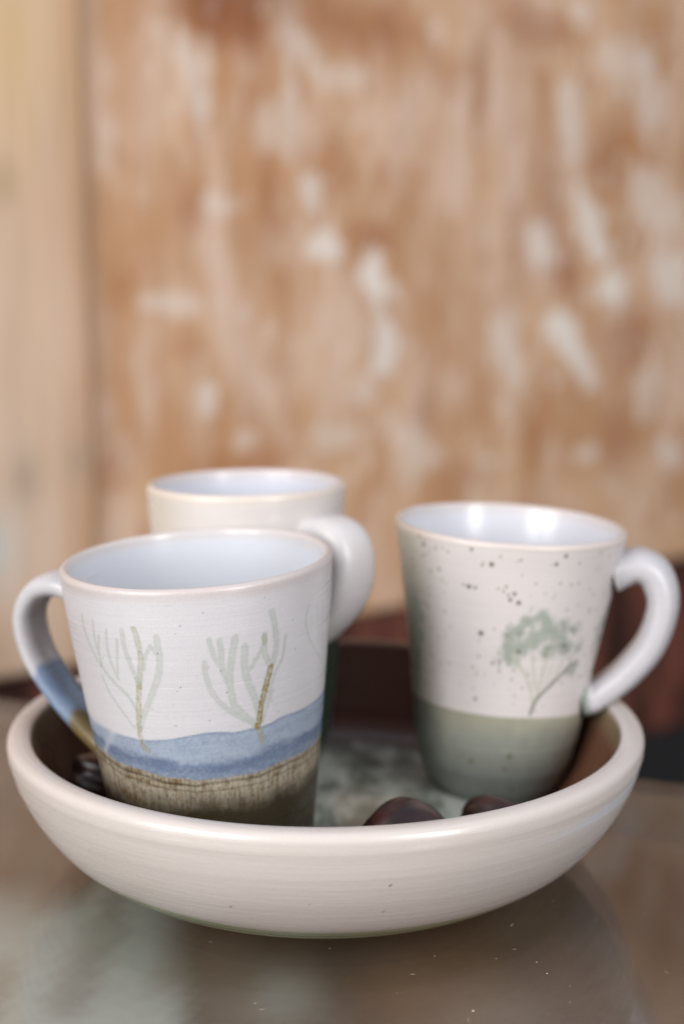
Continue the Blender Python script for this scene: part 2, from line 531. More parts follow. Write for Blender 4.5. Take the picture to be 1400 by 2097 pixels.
def strokes(th, h, r_mm, segs, noise):
    """paint strokes on (theta,h) pigment; returns dict kind -> alpha"""
    out = {}
    for kind, wd, pts in segs:
        w = wd * 0.0714 * 0.68
        rr = 41.0
        P = catmull([(radians(a) * rr, hh) for a, hh in pts], 10 * len(pts)) if len(pts) > 2 else np.array([(radians(a) * rr, hh) for a, hh in pts])
        P = resample(P, 0.25)
        n = len(P)
        X = np.radians(th) * rr
        m = (X > P[:, 0].min() - 2.5) & (X < P[:, 0].max() + 2.5) & (h > P[:, 1].min() - 2.5) & (h < P[:, 1].max() + 2.5)
        idx = np.where(m)[0]
        if not len(idx):
            continue
        d = np.full(len(idx), 1e9)
        tt = np.zeros(len(idx))
        xs = X[idx]
        hs = h[idx]
        for q, (px, ph) in enumerate(P):
            dd = np.hypot(xs - px, hs - ph)
            k = dd < d
            d[k] = dd[k]
            tt[k] = q / n
        ww = w * (0.88 + 0.3 * (noise[idx] - 0.5))
        a = 1 - sst(ww * 0.60, ww * 1.40, d)
        a *= 0.82 + 0.25 * sst(ww * 0.2, ww * 0.9, d)       # pigment gathers at the edge of a wet stroke
        o = out.setdefault(kind, np.zeros(len(th)))
        o[idx] = np.maximum(o[idx], a)
    return out


WHITE1 = lin((189, 186, 188))
WHITE2 = lin((200, 193, 190))


def spots(th, h, lst, c, col, rr=41.0, scale=0.0910, soft=0.6):
    X = np.radians(th) * rr
    for a, hh, s in lst:
        r = s * scale * 0.5
        x0 = radians(a) * rr
        m = (np.abs(X - x0) < 4 * r) & (np.abs(h - hh) < 4 * r)
        i = np.where(m)[0]
        if len(i):
            d = np.hypot(X[i] - x0, h[i] - hh)
            al = 1 - sst(r * (1 - soft), r * (1 + soft), d)
            c[i] = mix(c[i], np.broadcast_to(col, c[i].shape), al * 0.9)
    return c


def paint_mug1(th, h, r, idx):
    n = len(th)
    x = (th + 180) / 360
    big = fbm(x * 9, h * 0.06, 11, 3, 9)
    rings = fbm(x * 6, h * 2.2, 12, 3, 6)
    c = np.broadcast_to(WHITE1, (n, 3)).copy()
    c *= (0.955 + (0.02 + 0.035 * sst(70, 95, h)) * rings + 0.05 * big)[:, None]
    # warm toasted clay at the lip
    lip = sst(95.5, 100.5, h + 3 * (big - 0.5))
    c = mix(c, np.broadcast_to(lin((178, 162, 154)), (n, 3)), 0.55 * lip)
    # grey veil under the lip on the right
    c = mix(c, np.broadcast_to(lin((176, 170, 168)), (n, 3)), 0.22 * sst(78, 97, h) * sst(-70, -25, th) * (1 - sst(20, 60, th)) * (0.4 + rings))
    # grainy watercolour noise
    g1 = fbm(x * 300, h * 1.1, 13, 2, 300)
    g2 = vnoise(x * 900, h * 3.2, 14, 900)
    # painted trees
    st = strokes(th, h, r, S1, g1)
    mod = 0.62 + 0.5 * g1
    if 'p' in st:
        c = mix(c, np.broadcast_to(lin((156, 162, 155)), (n, 3)), 0.74 * st['p'] * mod)
    if 'g' in st:
        c = mix(c, np.broadcast_to(lin((138, 140, 112)), (n, 3)), 0.66 * st['g'] * mod)
    # blue slip band
    at = np.array(sorted([(wrapd(a), b) for a, b in BT]))
    ab = np.array(sorted([(wrapd(a), b) for a, b in BB]))
    am = np.array(sorted([(wrapd(a), b) for a, b in BM]))
    per = lambda q: np.interp(th, np.concatenate([q[:, 0], [q[0, 0] + 360]]), np.concatenate([q[:, 1], [q[0, 1]]]), period=360)
    top = per(at) + 0.7 * (fbm(x * 40, h * 0.02, 15, 2, 40) - 0.5)
    bot = per(ab) + 1.6 * (fbm(x * 24, h * 0.02, 16, 3, 24) - 0.5)
    mid = per(am) + 1.5 * (fbm(x * 14, h * 0.02, 17, 2, 14) - 0.5)
    fuzz = 0.25 + 1.6 * (1 - sst(-140, -118, th)) * sst(-175, -150, th)
    inb = sst(-fuzz, fuzz, top - h)
    lay = noise3(th, h, 0.14, 0.42, 18, 3)
    light = lin((140, 152, 168))
    deep = lin((74, 92, 120))
    dens = 0.14 + 0.80 * sst(-1.2, 1.8, mid - h + 2.5 * (lay - 0.5)) * (1 - 0.35 * sst(2.5, 5.5, mid - h))
    dens = dens + 0.5 * (lay - 0.5) + 0.42 * (g1 - 0.5) + 0.22 * (g2 - 0.5)
    dens = dens + 0.55 * (noise3(th, h, 3.2, 3.2, 24, 2) - 0.5)
    dens += 0.25 * np.exp(-((top - h - 0.5) / 0.5) ** 2)
    # a wiped pale streak running down the band at the left
    wipe = np.exp(-((th + 139 - (h - 47) * 1.3) / 2.2) ** 2)
    dens = dens - 0.4 * wipe
    blue = mix(np.broadcast_to(light, (n, 3)), np.broadcast_to(deep, (n, 3)), np.clip(dens, 0, 1.1))
    c = mix(c, blue, inb * (0.9 - 0.25 * wipe))
    # olive trunks lie over the band
    for kk, col, al in (('o', (138, 128, 92), 0.62), ('O', (128, 110, 58), 0.85)):
        if kk in st:
            c = mix(c, np.broadcast_to(lin(col), (n, 3)), al * st[kk] * (0.45 + 0.9 * sst(0.25, 0.75, 0.5 * g1 + 0.5 * g2)))
    # raw iron wash below
    vert = fbm(x * 440, h * 0.22, 19, 2, 440)
    vert2 = noise3(th, h, 0.22, 0.16, 20, 3)
    hor = noise3(th, h, 0.10, 0.55, 21, 4)
    taupe = lin((158, 150, 134))
    brown = lin((94, 76, 46))
    dark = lin((50, 42, 28))
    k = 0.12 + 0.55 * sst(0.42, 0.66, 0.5 * vert + 0.25 * g1 + 0.25 * g2) + 0.55 * sst(0.50, 0.72, 0.5 * vert2 + 0.5 * hor)
    ir = mix(np.broadcast_to(taupe, (n, 3)), np.broadcast_to(brown, (n, 3)), k)
    # speckled rust, dark ring lines by the band, dark towards the foot: glaze tone plus painted-in shade
    ring = np.exp(-((bot - h - 1.1 - 1.2 * hor) / 0.45) ** 2) + 0.7 * np.exp(-((bot - h - 3.6 - 1.0 * hor) / 0.35) ** 2)
    ir = mix(ir, np.broadcast_to(dark, (n, 3)), 0.75 * ring * (0.4 + hor))
    ru = sst(0.66, 0.78, noise3(th, h, 1.3, 1.3, 22, 2))
    ir = mix(ir, np.broadcast_to(lin((94, 62, 38)), (n, 3)), 0.7 * ru)
    ir = mix(ir, np.broadcast_to(dark, (n, 3)), 0.97 * sst(34, 24, h + 6 * (vert2 - 0.5) + 4 * (hor - 0.5)))
    ir = ir * (0.9 + 0.2 * g2)[:, None]
    inr = sst(-0.5, 0.5, bot - h + 1.0 * (hor - 0.5))
    c = mix(c, ir, inr)
    # iron specks
    rng = np.random.default_rng(5)
    lst = [(a, hh, 3.0 + 1.6 * rng.random()) for a, hh in SP1]
    lst += [(rng.uniform(-180, 180), rng.uniform(54, 99), rng.uniform(1.6, 2.8)) for _ in range(90)]
    c = spots(th, h, lst, c, lin((72, 60, 56)))
    return np.clip(c, 0, 1)


def paint_mug2(th, h, r, idx):
    n = len(th)
    x = (th + 180) / 360
    big = fbm(x * 8, h * 0.05, 31, 3, 8)
    rings = fbm(x * 6, h * 2.0, 32, 3, 6)
    g1 = fbm(x * 260, h * 1.0, 33, 2, 260)
    g2 = fbm(x * 60, h * 0.25, 39, 2, 60)
    c = np.broadcast_to(WHITE2, (n, 3)).copy()
    c *= (0.955 + 0.04 * rings + 0.06 * big)[:, None]
    # olive shade of the neighbouring mugs painted down the left side
    side_shade = sst(-126, -157, th) * sst(-215, -170, th)
    c = mix(c, np.broadcast_to(lin((140, 133, 112)), (n, 3)), 0.75 * side_shade)
    lip = sst(98.5, 101.5, h)
    c = mix(c, np.broadcast_to(lin((186, 168, 156)), (n, 3)), 0.45 * lip)
    # tree crowns: many soft dabs of grey green
    X = np.radians(th) * 39.0
    al = np.zeros(n)
    rng = np.random.default_rng(8)

    def dabs(lst, amt, sub):
        for a, hh, s in lst:
            R0 = s * 0.0910 * 0.55
            for q in range(sub):
                x0 = radians(a) * 39 + rng.normal() * R0 * 0.75
                h0 = hh + rng.normal() * R0 * 0.75
                rr = R0 * rng.uniform(0.35, 0.85)
                i = np.where((np.abs(X - x0) < 2 * rr) & (np.abs(h - h0) < 2.5 * rr))[0]
                if len(i):
                    d = np.hypot(X[i] - x0, (h[i] - h0) * 0.85) * (0.8 + 0.5 * g1[i])
                    v = (1 - sst(rr * 0.5, rr * 1.3, d)) * amt * rng.uniform(0.25, 0.8)
                    al[i] = 1 - (1 - al[i]) * (1 - v)
    dabs([(a, b, s * 1.7) for a, b, s in C2], 0.55, 12)
    dabs(C2, 0.5, 15)
    dabs(C2b, 0.8, 22)
    for dx in (62, 128):                                   # the same tree again round the back
        dabs([(a + dx, b, s) for a, b, s in C2], 0.7, 10)
    c = mix(c, np.broadcast_to(lin((132, 142, 130)), (n, 3)), np.minimum(al, 0.8))
    fan = [('t', 12, [(-74.4, 43.34), (-72.0, 53.0), (-70.0, 64.0)]), ('t', 11, [(-73.0, 44.26), (-78.0, 55.0), (-82.5, 68.0)]),
           ('t', 11, [(-75.0, 42.0), (-83.0, 53.5), (-91.0, 62.0)]), ('t', 10, [(-66.0, 49.0), (-60.5, 57.0), (-57.5, 66.0)]),
           ('T', 15, [(-62.9, 50.45), (-56.8, 53.85), (-52.0, 56.5)])]
    S2B = S2 + fan
    st = strokes(th, h, r, S2B, g1)
    for dx in (62, 128):
        for kk, vv in strokes(th, h, r, [(k, w, [(a + dx, b) for a, b in p]) for k, w, p in S2B], g1).items():
            st[kk] = np.maximum(st.get(kk, 0), vv)
    s3 = strokes(th, h, r, [('T', 26, [(-161, 38), (-159, 47), (-156, 55)])], g1)
    for kk in s3:
        st[kk] = np.maximum(st.get(kk, 0), s3[kk])
    if 't' in st:
        c = mix(c, np.broadcast_to(lin((160, 162, 140)), (n, 3)), 0.6 * st['t'])
    if 'T' in st:
        c = mix(c, np.broadcast_to(lin((92, 100, 78)), (n, 3)), 0.85 * st['T'])
    # celadon dip
    gt = np.array(sorted(GT))
    top = np.interp(th, np.concatenate([gt[:, 0], [gt[0, 0] + 360]]), np.concatenate([gt[:, 1], [gt[0, 1]]]), period=360) + 0.5 * (fbm(x * 10, h * 0.02, 35, 2, 10) - 0.5)
    ing = sst(-0.35, 0.35, top - h)
    cel = mix(np.broadcast_to(lin((150, 147, 130)), (n, 3)), np.broadcast_to(lin((132, 134, 124)), (n, 3)), sst(0, 12, top - h + 5 * (big - 0.5)))
    cel = mix(cel, np.broadcast_to(lin((108, 112, 106)), (n, 3)), sst(12, 28, top - h + 6 * (big - 0.5)))  # lower dip darker: shade towards the foot painted in
    cel = mix(cel, np.broadcast_to(lin((66, 70, 60)), (n, 3)), 0.65 * side_shade)
    cel = cel * (0.93 + 0.14 * g2)[:, None]
    c = mix(c, cel, ing)
    # iron specks bleeding through the glaze
    dk = [s for s in SP if s[1] > 37]
    gr = [s for s in SP if s[1] <= 37]
    c = spots(th, h, [(a, hh, s * 2.9) for a, hh, s in dk], c, lin((52, 38, 30)), 39.0)
    c = spots(th, h, [(a, hh, s * 2.2) for a, hh, s in gr], c, lin((86, 80, 58)), 33.0, soft=0.9)
    rs = np.random.default_rng(9)
    lst = [(rs.uniform(-180, 180), rs.uniform(38, 100), rs.uniform(5, 11)) for _ in range(330)]
    c = spots(th, h, lst, c, lin((108, 88, 74)), 39.0)
    lst = [(rs.uniform(-180, 180), rs.uniform(56, 100), rs.uniform(5, 13)) for _ in range(80) if True]
    lst = [q for q in lst if not (-130 < q[0] < -20)]
    c = spots(th, h, lst, c, lin((84, 66, 54)), 39.0)
    lst = [(rs.uniform(-180, 180), rs.uniform(4, 34), rs.uniform(4, 11)) for _ in range(26)]
    lst = [q for q in lst if not (-155 < q[0] < -20)]
    c = spots(th, h, lst, c, lin((90, 86, 66)), 33.0, soft=0.9)
    return np.clip(c, 0, 1)


def paint_mug3(th, h, r, idx):
    n = len(th)
    x = (th + 180) / 360
    big = fbm(x * 8, h * 0.05, 41, 3, 8)
    rings = fbm(x * 6, h * 1.6, 42, 3, 6)
    c = np.broadcast_to(lin((198, 191, 187)), (n, 3)).copy()
    c *= (0.94 + 0.06 * rings + 0.06 * big)[:, None]
    c = mix(c, np.broadcast_to(lin((196, 186, 168)), (n, 3)), 0.5 * sst(-100, -150, th))
    # faint blue brushed band under the lip
    c = mix(c, np.broadcast_to(lin((176, 182, 198)), (n, 3)), 0.6 * np.exp(-((h - 93) / 2.2) ** 2) * sst(-95, -60, th))
    c = mix(c, np.broadcast_to(lin((205, 190, 172)), (n, 3)), 0.5 * sst(109.5, 112.5, h))
    top = 61 + 1.5 * (fbm(x * 8, h * 0.02, 45, 2, 8) - 0.5)
    cel = np.broadcast_to(lin((36, 46, 38)), (n, 3)) * (0.85 + 0.3 * big)[:, None]
    c = mix(c, cel, sst(-0.8, 0.8, top - h))
    return np.clip(c, 0, 1)


def inside_paint(col, warm):
    def f(th, h, r, idx):
        n = len(th)
        c = np.broadcast_to(lin(col), (n, 3)).copy()
        x = (th + 180) / 360
        c *= (0.97 + 0.05 * fbm(x * 6, h * 0.05, 51, 2, 6))[:, None]
        k = sst(-2.2, 0.0, h - warm)
        c = mix(c, np.broadcast_to(lin((188, 172, 160)), (n, 3)), 0.5 * k)
        return np.clip(c, 0, 1)
    return f


def superellipse(n, a, b, p=2.4):
    t = np.linspace(0, 2 * pi, n, endpoint=False)
    ca, sa = np.cos(t), np.sin(t)
    return np.stack([a * np.sign(ca) * np.abs(ca) ** (2 / p), b * np.sign(sa) * np.abs(sa) ** (2 / p)], 1)


def handle(path, az, thick, width, paint, parent, n=110, m=40):
    """pulled strap handle: path of (outward, height) in metres, thickness in its plane, width across"""
    P = catmull(path, n)
    s = np.linspace(0, 1, n)
    T = np.gradient(P, axis=0)
    T /= np.linalg.norm(T, axis=1)[:, None]
    Nn = np.stack([-T[:, 1], T[:, 0]], 1)
    V = []
    ca, sa = cos(az), sin(az)
    for i in range(n):
        th_ = np.interp(s[i], *thick)
        wd_ = np.interp(s[i], *width)
        wob_ = 1 + 0.015 * sin(s[i] * 23 + az) + 0.02 * sin(s[i] * 9.3 + 2 * az)
        sec = superellipse(m, th_ / 2 * wob_, wd_ / 2 * (1 + 0.03 * sin(s[i] * 15 + 1.7 * az)))
        # a thumb drawn groove down the outer face
        out_ = sec[:, 0] < 0
        sec[out_, 0] += th_ * 0.10 * np.exp(-(sec[out_, 1] / (wd_ * 0.16)) ** 2)
        u = P[i, 0] + Nn[i, 0] * sec[:, 0]
        z = P[i, 1] + Nn[i, 1] * sec[:, 0]
        v = sec[:, 1]
        V.append(np.stack([u * ca - v * sa, u * sa + v * ca, z], 1))
    V = np.concatenate(V)
    a = np.arange(n - 1)[:, None] * m + np.arange(m)[None]
    b = np.arange(n - 1)[:, None] * m + ((np.arange(m) + 1) % m)[None]
    F = np.stack([a, b, b + m, a + m], -1).reshape(-1, 4)
    S = np.repeat(s, m)
    E = np.tile(np.linspace(0, 2 * pi, m, endpoint=False), n)
    c = paint(S, E, V[:, 2] * 1000)
    return mesh_obj('handle', V, F, M_MUG, parent, c)


def mug(name, label, loc, tilt, outer, H, wall, paint, nth, dz, liner, group):
    root = empty(name, loc)
    A = Vector((tilt[0], tilt[1], 1)).normalized()
    root.rotation_mode = 'QUATERNION'
    root.rotation_quaternion = Vector((0, 0, 1)).rotation_difference(A)
    tag(root, label, 'mug', group)
    prof = resample(outer, dz)
    R = outer[-1][0]
    w = wall
    # rolled lip: half round from the outer wall to the inner wall
    tl = np.linspace(0, pi, 14)
    lip = np.stack([R - w / 2 + w / 2 * np.cos(tl), H - w * 0.0 + w * 0.55 * np.sin(tl)], 1)
    foot = np.array([[0.0005, 0.0035], [outer[0][0] * 0.78, 0.0030], [outer[0][0] * 0.86, 0.0006], [outer[0][0] * 0.95, 0.0]])
    body = np.vstack([foot, prof, lip[1:7]])
    lathe('body', body, nth, paint, M_MUG, root, wob=0.004, seed=hash(len(name)) % 97 + int(H * 1e4))
    inn = [(r_ - w, h_) for h_, r_ in [(p[1], p[0]) for p in outer] if h_ > 0.012]
    inner = np.vstack([lip[6:], resample(np.array(inn[::-1]), 0.003)[1:], [[inn[0][0] * 0.86, 0.0085], [inn[0][0] * 0.6, 0.007], [0.0005, 0.0065]]])
    lathe('liner', inner, 160, liner, M_INSIDE, root, wob=0.004, seed=hash(len(name)) % 97 + int(H * 1e4))
    return root


ZF = 0.0135
# ---- front left mug
OUT1 = [(.0325, 0.0), (.0337, .003), (.0370, .03), (.0407, .06), (.0437, .085), (.0449, .0995)]
m1 = mug('mug', 'white mug with grey green painted bare trees over a blue band and brown base', (-.0432, -.0318, ZF), (-.0489, -.0407),
         OUT1, 0.0995, 0.0031, paint_mug1, 880, 0.00042, inside_paint((187, 189, 195), 100), 'three mugs standing in the bowl')


def hp1(S, E, h):
    n = len(S)
    c = np.broadcast_to(WHITE1 * 0.97, (n, 3)).copy()
    k = fbm(S * 14, E * 1.2, 61, 3)
    c *= (0.96 + 0.07 * k)[:, None]
    e = S + 0.07 * (k - 0.5) + 0.012 * np.sin(3 * E + 1)
    bl = mix(np.broadcast_to(lin((138, 154, 176)), (n, 3)), np.broadcast_to(lin((78, 98, 130)), (n, 3)), 0.25 + 0.9 * (k - 0.35) + 0.45 * sst(0.2, 1, -np.cos(E) * -1))
    c = mix(c, bl, sst(0.585, 0.605, e))
    br = mix(np.broadcast_to(lin((134, 116, 76)), (n, 3)), np.broadcast_to(lin((74, 60, 36)), (n, 3)), 1.2 * (k - 0.2))
    c = mix(c, br, sst(0.735, 0.765, e))
    return np.clip(c, 0, 1)


handle([(.0416, .0858), (.0465, .0866), (.0545, .0888), (.0640, .0860), (.0700, .0765), (.0680, .0630), (.0595, .0495), (.0490, .0380), (.0405, .0305), (.0345, .0288)],
       radians(156), ([0, .15, .5, .85, 1], [.0125, .0085, .0078, .0075, .010]), ([0, .15, .5, .85, 1], [.020, .0165, .0160, .0150, .018]), hp1, m1)

# ---- right mug
OUT2 = [(.0240, 0.0), (.0265, .004), (.0295, .012), (.0315, .022), (.0348, .05), (.0388, .075), (.0416, .092), (.0432, .1005)]
m2 = mug('mug', 'tall speckled white mug with painted leafy trees and a sage green base', (.0581, .0275, ZF), (.0497, -.02),
         OUT2, 0.1005, 0.0030, paint_mug2, 800, 0.00045, inside_paint((192, 192, 198), 101), 'three mugs standing in the bowl')


def hp2(S, E, h):
    n = len(S)
    k = fbm(S * 12, E * 1.2, 71, 3)
    c = np.broadcast_to(lin((180, 177, 180)), (n, 3)).copy() * (0.96 + 0.07 * k)[:, None]
    c = mix(c, np.broadcast_to(lin((128, 138, 128)), (n, 3)), sst(0.915, 0.97, S + 0.03 * (k - 0.5)))
    return np.clip(c, 0, 1)


handle([(.0397, .0880), (.0432, .0892), (.0490, .0906), (.0550, .0868), (.0580, .0768), (.0552, .0625), (.0482, .0508), (.0407, .0428), (.0368, .0397), (.0326, .0387)],
       radians(-14), ([0, .15, .5, .85, 1], [.0165, .0126, .0122, .0108, .0150]), ([0, .15, .5, .85, 1], [.0235, .0230, .0225, .0195, .0215]), hp2, m2)

# ---- rear mug
OUT3 = [(.0255, 0.0), (.0285, .004), (.0325, .014), (.0343, .03), (.0362, .055), (.0372, .085), (.0388, .1120)]
m3 = mug('mug', 'plain white mug with a dark green base behind the blue banded mug', (-.0366, .0520, ZF), (-.0078, -.0044),
         OUT3, 0.1120, 0.0034, paint_mug3, 240, 0.0012, inside_paint((194, 195, 204), 112), 'three mugs standing in the bowl')


def hp3(S, E, h):
    n = len(S)
    k = fbm(S * 12, E * 1.2, 81, 3)
    c = np.broadcast_to(lin((196, 191, 190)), (n, 3)).copy() * (0.96 + 0.07 * k)[:, None]
    c = mix(c, np.broadcast_to(lin((44, 54, 44)), (n, 3)), sst(0.90, 0.94, S + 0.03 * (k - 0.5)))
    return np.clip(c, 0, 1)


handle([(.0362, .0975), (.0405, .0988), (.0460, .0994), (.0515, .0972), (.0550, .0920), (.0558, .0850), (.0540, .0775), (.0495, .0702), (.0430, .0637), (.0382, .0603), (.0338, .0590)],
       radians(-42), ([0, .15, .5, .85, 1], [.0145, .0115, .0110, .0110, .012]), ([0, .15, .5, .85, 1], [.021, .020, .0195, .018, .018]), hp3, m3)

# ---------------------------------------------------------------- the bowl
BX = -0.0057
bowl = empty('serving_bowl', (BX, 0, 0))
tag(bowl, 'wide cream stoneware bowl holding the mugs on the glass tabletop', 'bowl')
b_out = catmull([(.0700, .0030), (.0735, .0000), (.0775, .0003), (.0855, .0040), (.0960, .0118), (.1045, .0225), (.1100, .0330), (.1130, .0428)], 90)
b_lip = catmull([(.1130, .0428), (.1131, .0466), (.1115, .0486), (.1080, .0489), (.1056, .0482), (.1048, .0467)], 24)
b_in = catmull([(.1048, .0467), (.1025, .0390), (.0985, .0290), (.0930, .0190), (.0860, .0125), (.0800, .0116), (.0600, .0128), (.0300, .0148), (.0004, .0166)], 110)
b_bot = np.array([[.0004, .0040], [.0600, .0040]])
prof_out = np.vstack([b_bot, b_out, b_lip[1:14]])
prof_in = np.vstack([b_lip[13:], b_in[1:]])


def paint_bowl_out(th, h, r, idx):
    n = len(th)
    x = (th + 180) / 360
    rings = fbm(x * 8, h * 2.4, 91, 4, 8)
    big = fbm(x * 7, h * 0.08, 92, 3, 7)
    c = np.broadcast_to(lin((189, 180, 174)), (n, 3)).copy()
    c *= (0.93 + 0.08 * rings + 0.06 * big)[:, None]
    # thin blue-white brush swipes under the lip at the right
    sw = np.exp(-((h - 38 - 0.10 * (th + 40)) / 2.0) ** 2) * sst(-60, -35, th) * (1 - sst(20, 60, th))
    c = mix(c, np.broadcast_to(lin((186, 196, 208)), (n, 3)), 0.6 * sw * (0.4 + rings))
    # sage green glaze at the foot, climbing higher at the left
    gtop = 9.0 + 4.6 * np.exp(-((wrapd(th + 132)) / 26.0) ** 2) + 1.5 * (big - 0.5)
    k = sst(-1.2, 1.2, gtop - h + 1.5 * (rings - 0.5))
    c = mix(c, np.broadcast_to(lin((136, 142, 110)), (n, 3)), 0.9 * k)
    # lip dark brown at the far side
    far = sst(58, 74, th + 6 * (big - 0.5)) * (1 - sst(118, 134, th + 6 * (big - 0.5))) * sst(40, 45, h)
    c = mix(c, np.broadcast_to(lin((50, 29, 23)), (n, 3)), far)
    rs = np.random.default_rng(19)
    lst = [(rs.uniform(-180, 180), rs.uniform(4, 48), rs.uniform(1.6, 4.0)) for _ in range(150)]
    c = spots(th, h, lst, c, lin((96, 78, 62)), 108.0)
    return np.clip(c, 0, 1)


def paint_bowl_in(th, h, r, idx):
    n = len(th)
    x = (th + 180) / 360
    X = r * np.cos(np.radians(th)) * 1000
    Y = r * np.sin(np.radians(th)) * 1000
    big = fbm(X / 15 + 40, Y / 38 + 40, 101, 4)
    fine = fbm(X / 6 + 90, Y / 15 + 90, 103, 3)
    rim = lin((187, 178, 174))
    brown = lin((102, 70, 53))
    olive = lin((128, 116, 92))
    floor = mix(np.broadcast_to(lin((112, 117, 106)), (n, 3)), np.broadcast_to(lin((186, 190, 179)), (n, 3)), sst(0.36, 0.66, 0.55 * big + 0.45 * fine))
    rm = r * 1000
    wall = np.broadcast_to(brown, (n, 3)) * (0.8 + 0.45 * big)[:, None]
    wall = mix(wall, np.broadcast_to(olive, (n, 3)), 0.75 * sst(101.5, 104.8, rm + 2 * (big - 0.5)) * (1 - sst(35, 65, th) * (1 - sst(120, 150, th))))
    back = sst(40, 70, th) * (1 - sst(115, 140, th))
    wall = mix(wall, np.broadcast_to(lin((82, 46, 36)), (n, 3)), 0.7 * back)
    c = mix(floor, wall, sst(70, 88, rm + 12 * (big - 0.5)))
    far = sst(58, 74, th + 6 * (big - 0.5)) * (1 - sst(118, 134, th + 6 * (big - 0.5)))
    k = sst(104.4, 105.8, rm) * (1 - far)
    c = mix(c, np.broadcast_to(rim, (n, 3)), k)
    return np.clip(c, 0, 1)


lathe('outer_wall', prof_out, 900, paint_bowl_out, M_BOWL, bowl, wob=0.003, seed=4)
lathe('inner_glaze', prof_in, 500, paint_bowl_in, ceramic('brown_liner_glaze', 0.20, 200, 0.12, grain=0.03, rough_var=0.04), bowl, wob=0.003, seed=4)

# ---------------------------------------------------------------- chestnuts
M_NUT = noise_mat('chestnut_skin', (24, 10, 10), (62, 26, 22), 95, 0.34, 0.5, (1, 1, 1), 0.6, coat=0.12)


def chestnut(label, loc, size, rot, seed):
    rng = np.random.default_rng(seed)
    nu, nv = 56, 30
    V = []
    for j in range(nv + 1):
        p = pi * j / nv
        for i in range(nu):
            t = 2 * pi * i / nu
            x, y, z = sin(p) * cos(t), sin(p) * sin(t), cos(p)
            V.append((x, y, z))
    V = np.array(V)
    d = 1 + sum(rng.normal() * 0.035 * np.cos(V @ rng.normal(size=3) * q + rng.uniform(0, 6)) for q in (1.5, 2.2, 3.0, 4.2))
    d = d + 0.012 * np.cos(V @ rng.normal(size=3) * 9)
    V = V * d[:, None]
    V[:, 2] = np.where(V[:, 2] < -0.35, -0.35 + (V[:, 2] + 0.35) * 0.45, V[:, 2])     # the flat face it lies on
    V[:, 2] = np.sign(V[:, 2]) * np.abs(V[:, 2]) ** 1.0
    # a slight point where the tassel sat
    tip = np.exp(-((V[:, 0] - 1) ** 2 + V[:, 1] ** 2 + (V[:, 2]) ** 2) / 0.06)
    V[:, 0] += 0.12 * tip
    V *= np.array(size) / 2
    F = []
    for j in range(nv):
        for i in range(nu):
            a = j * nu + i
            b = j * nu + (i + 1) % nu
            F.append((a, a + nu, b + nu, b))
    o = mesh_obj('chestnut', V, np.array(F), M_NUT)
    bm = bmesh.new()
    bm.from_mesh(o.data)
    bmesh.ops.remove_doubles(bm, verts=bm.verts, dist=1e-6)
    bm.to_mesh(o.data)
    bm.free()
    o.location = loc
    o.rotation_euler = rot
    return tag(o, label, 'chestnut', 'chestnuts lying in the bowl')


chestnut('dark maroon chestnut in front of the gap between the two front mugs', (.0206, -.0580, .0238), (.0345, .0265, .0275), (0.05, -0.06, 0.3), 3)
chestnut('dark maroon chestnut lying at the foot of the speckled mug', (.0520, -.0370, .0205), (.0250, .0200, .0200), (0.0, 0.16, -0.2), 6)
chestnut('nearly black chestnut in shade left of the blue banded mug', (-.0875, -.0090, .0250), (.0235, .0225, .0260), (0, 0.1, 1.1), 9)

# ---------------------------------------------------------------- the table: a glass sheet over an old wooden board
table = empty('table', (0, 0, 0))
tag(table, 'table with a dusty glass sheet over an old worn brown board', 'table')
pa = np.array([-.1713, .1810])
pb = np.array([.1414, .0600])
du = (pb - pa) / np.linalg.norm(pb - pa)
dn = np.array([-du[1], du[0]])              # away from the camera
tab_rot = math.atan2(du[1], du[0])
org = pa + du * 0.165                        # middle of the far edge


def slab(name, u0, u1, v0, v1, z0, z1, mat, bev):
    bm = bmesh.new()
    bmesh.ops.create_cube(bm, size=1)
    for v in bm.verts:
        u = u0 if v.co.x < 0 else u1
        w = v0 if v.co.y < 0 else v1
        q = org + du * u + dn * w
        v.co = (q[0], q[1], z0 if v.co.z < 0 else z1)
    bmesh.ops.bevel(bm, geom=list(bm.edges), offset=bev, segments=2, affect='EDGES', profile=0.5)
    return bm_obj(name, bm, mat, table)


slab('glass_top', -0.75, 0.75, -0.85, 0.0, -0.006, 0.0, pane_mat(), 0.0012)

# board under the glass: worn wood with grey patches
M_BOARD = painted_wood('worn_board', 0.62, 0.1, 0.25, (0.95, 1.03))
nu, nv = 300, 170
uu = np.linspace(-0.74, 0.74, nu)
vv = np.linspace(-0.84, -0.005, nv)
U_, V_ = np.meshgrid(uu, vv, indexing='ij')
BXY = org + U_.ravel()[:, None] * du + V_.ravel()[:, None] * dn
zt = -0.024


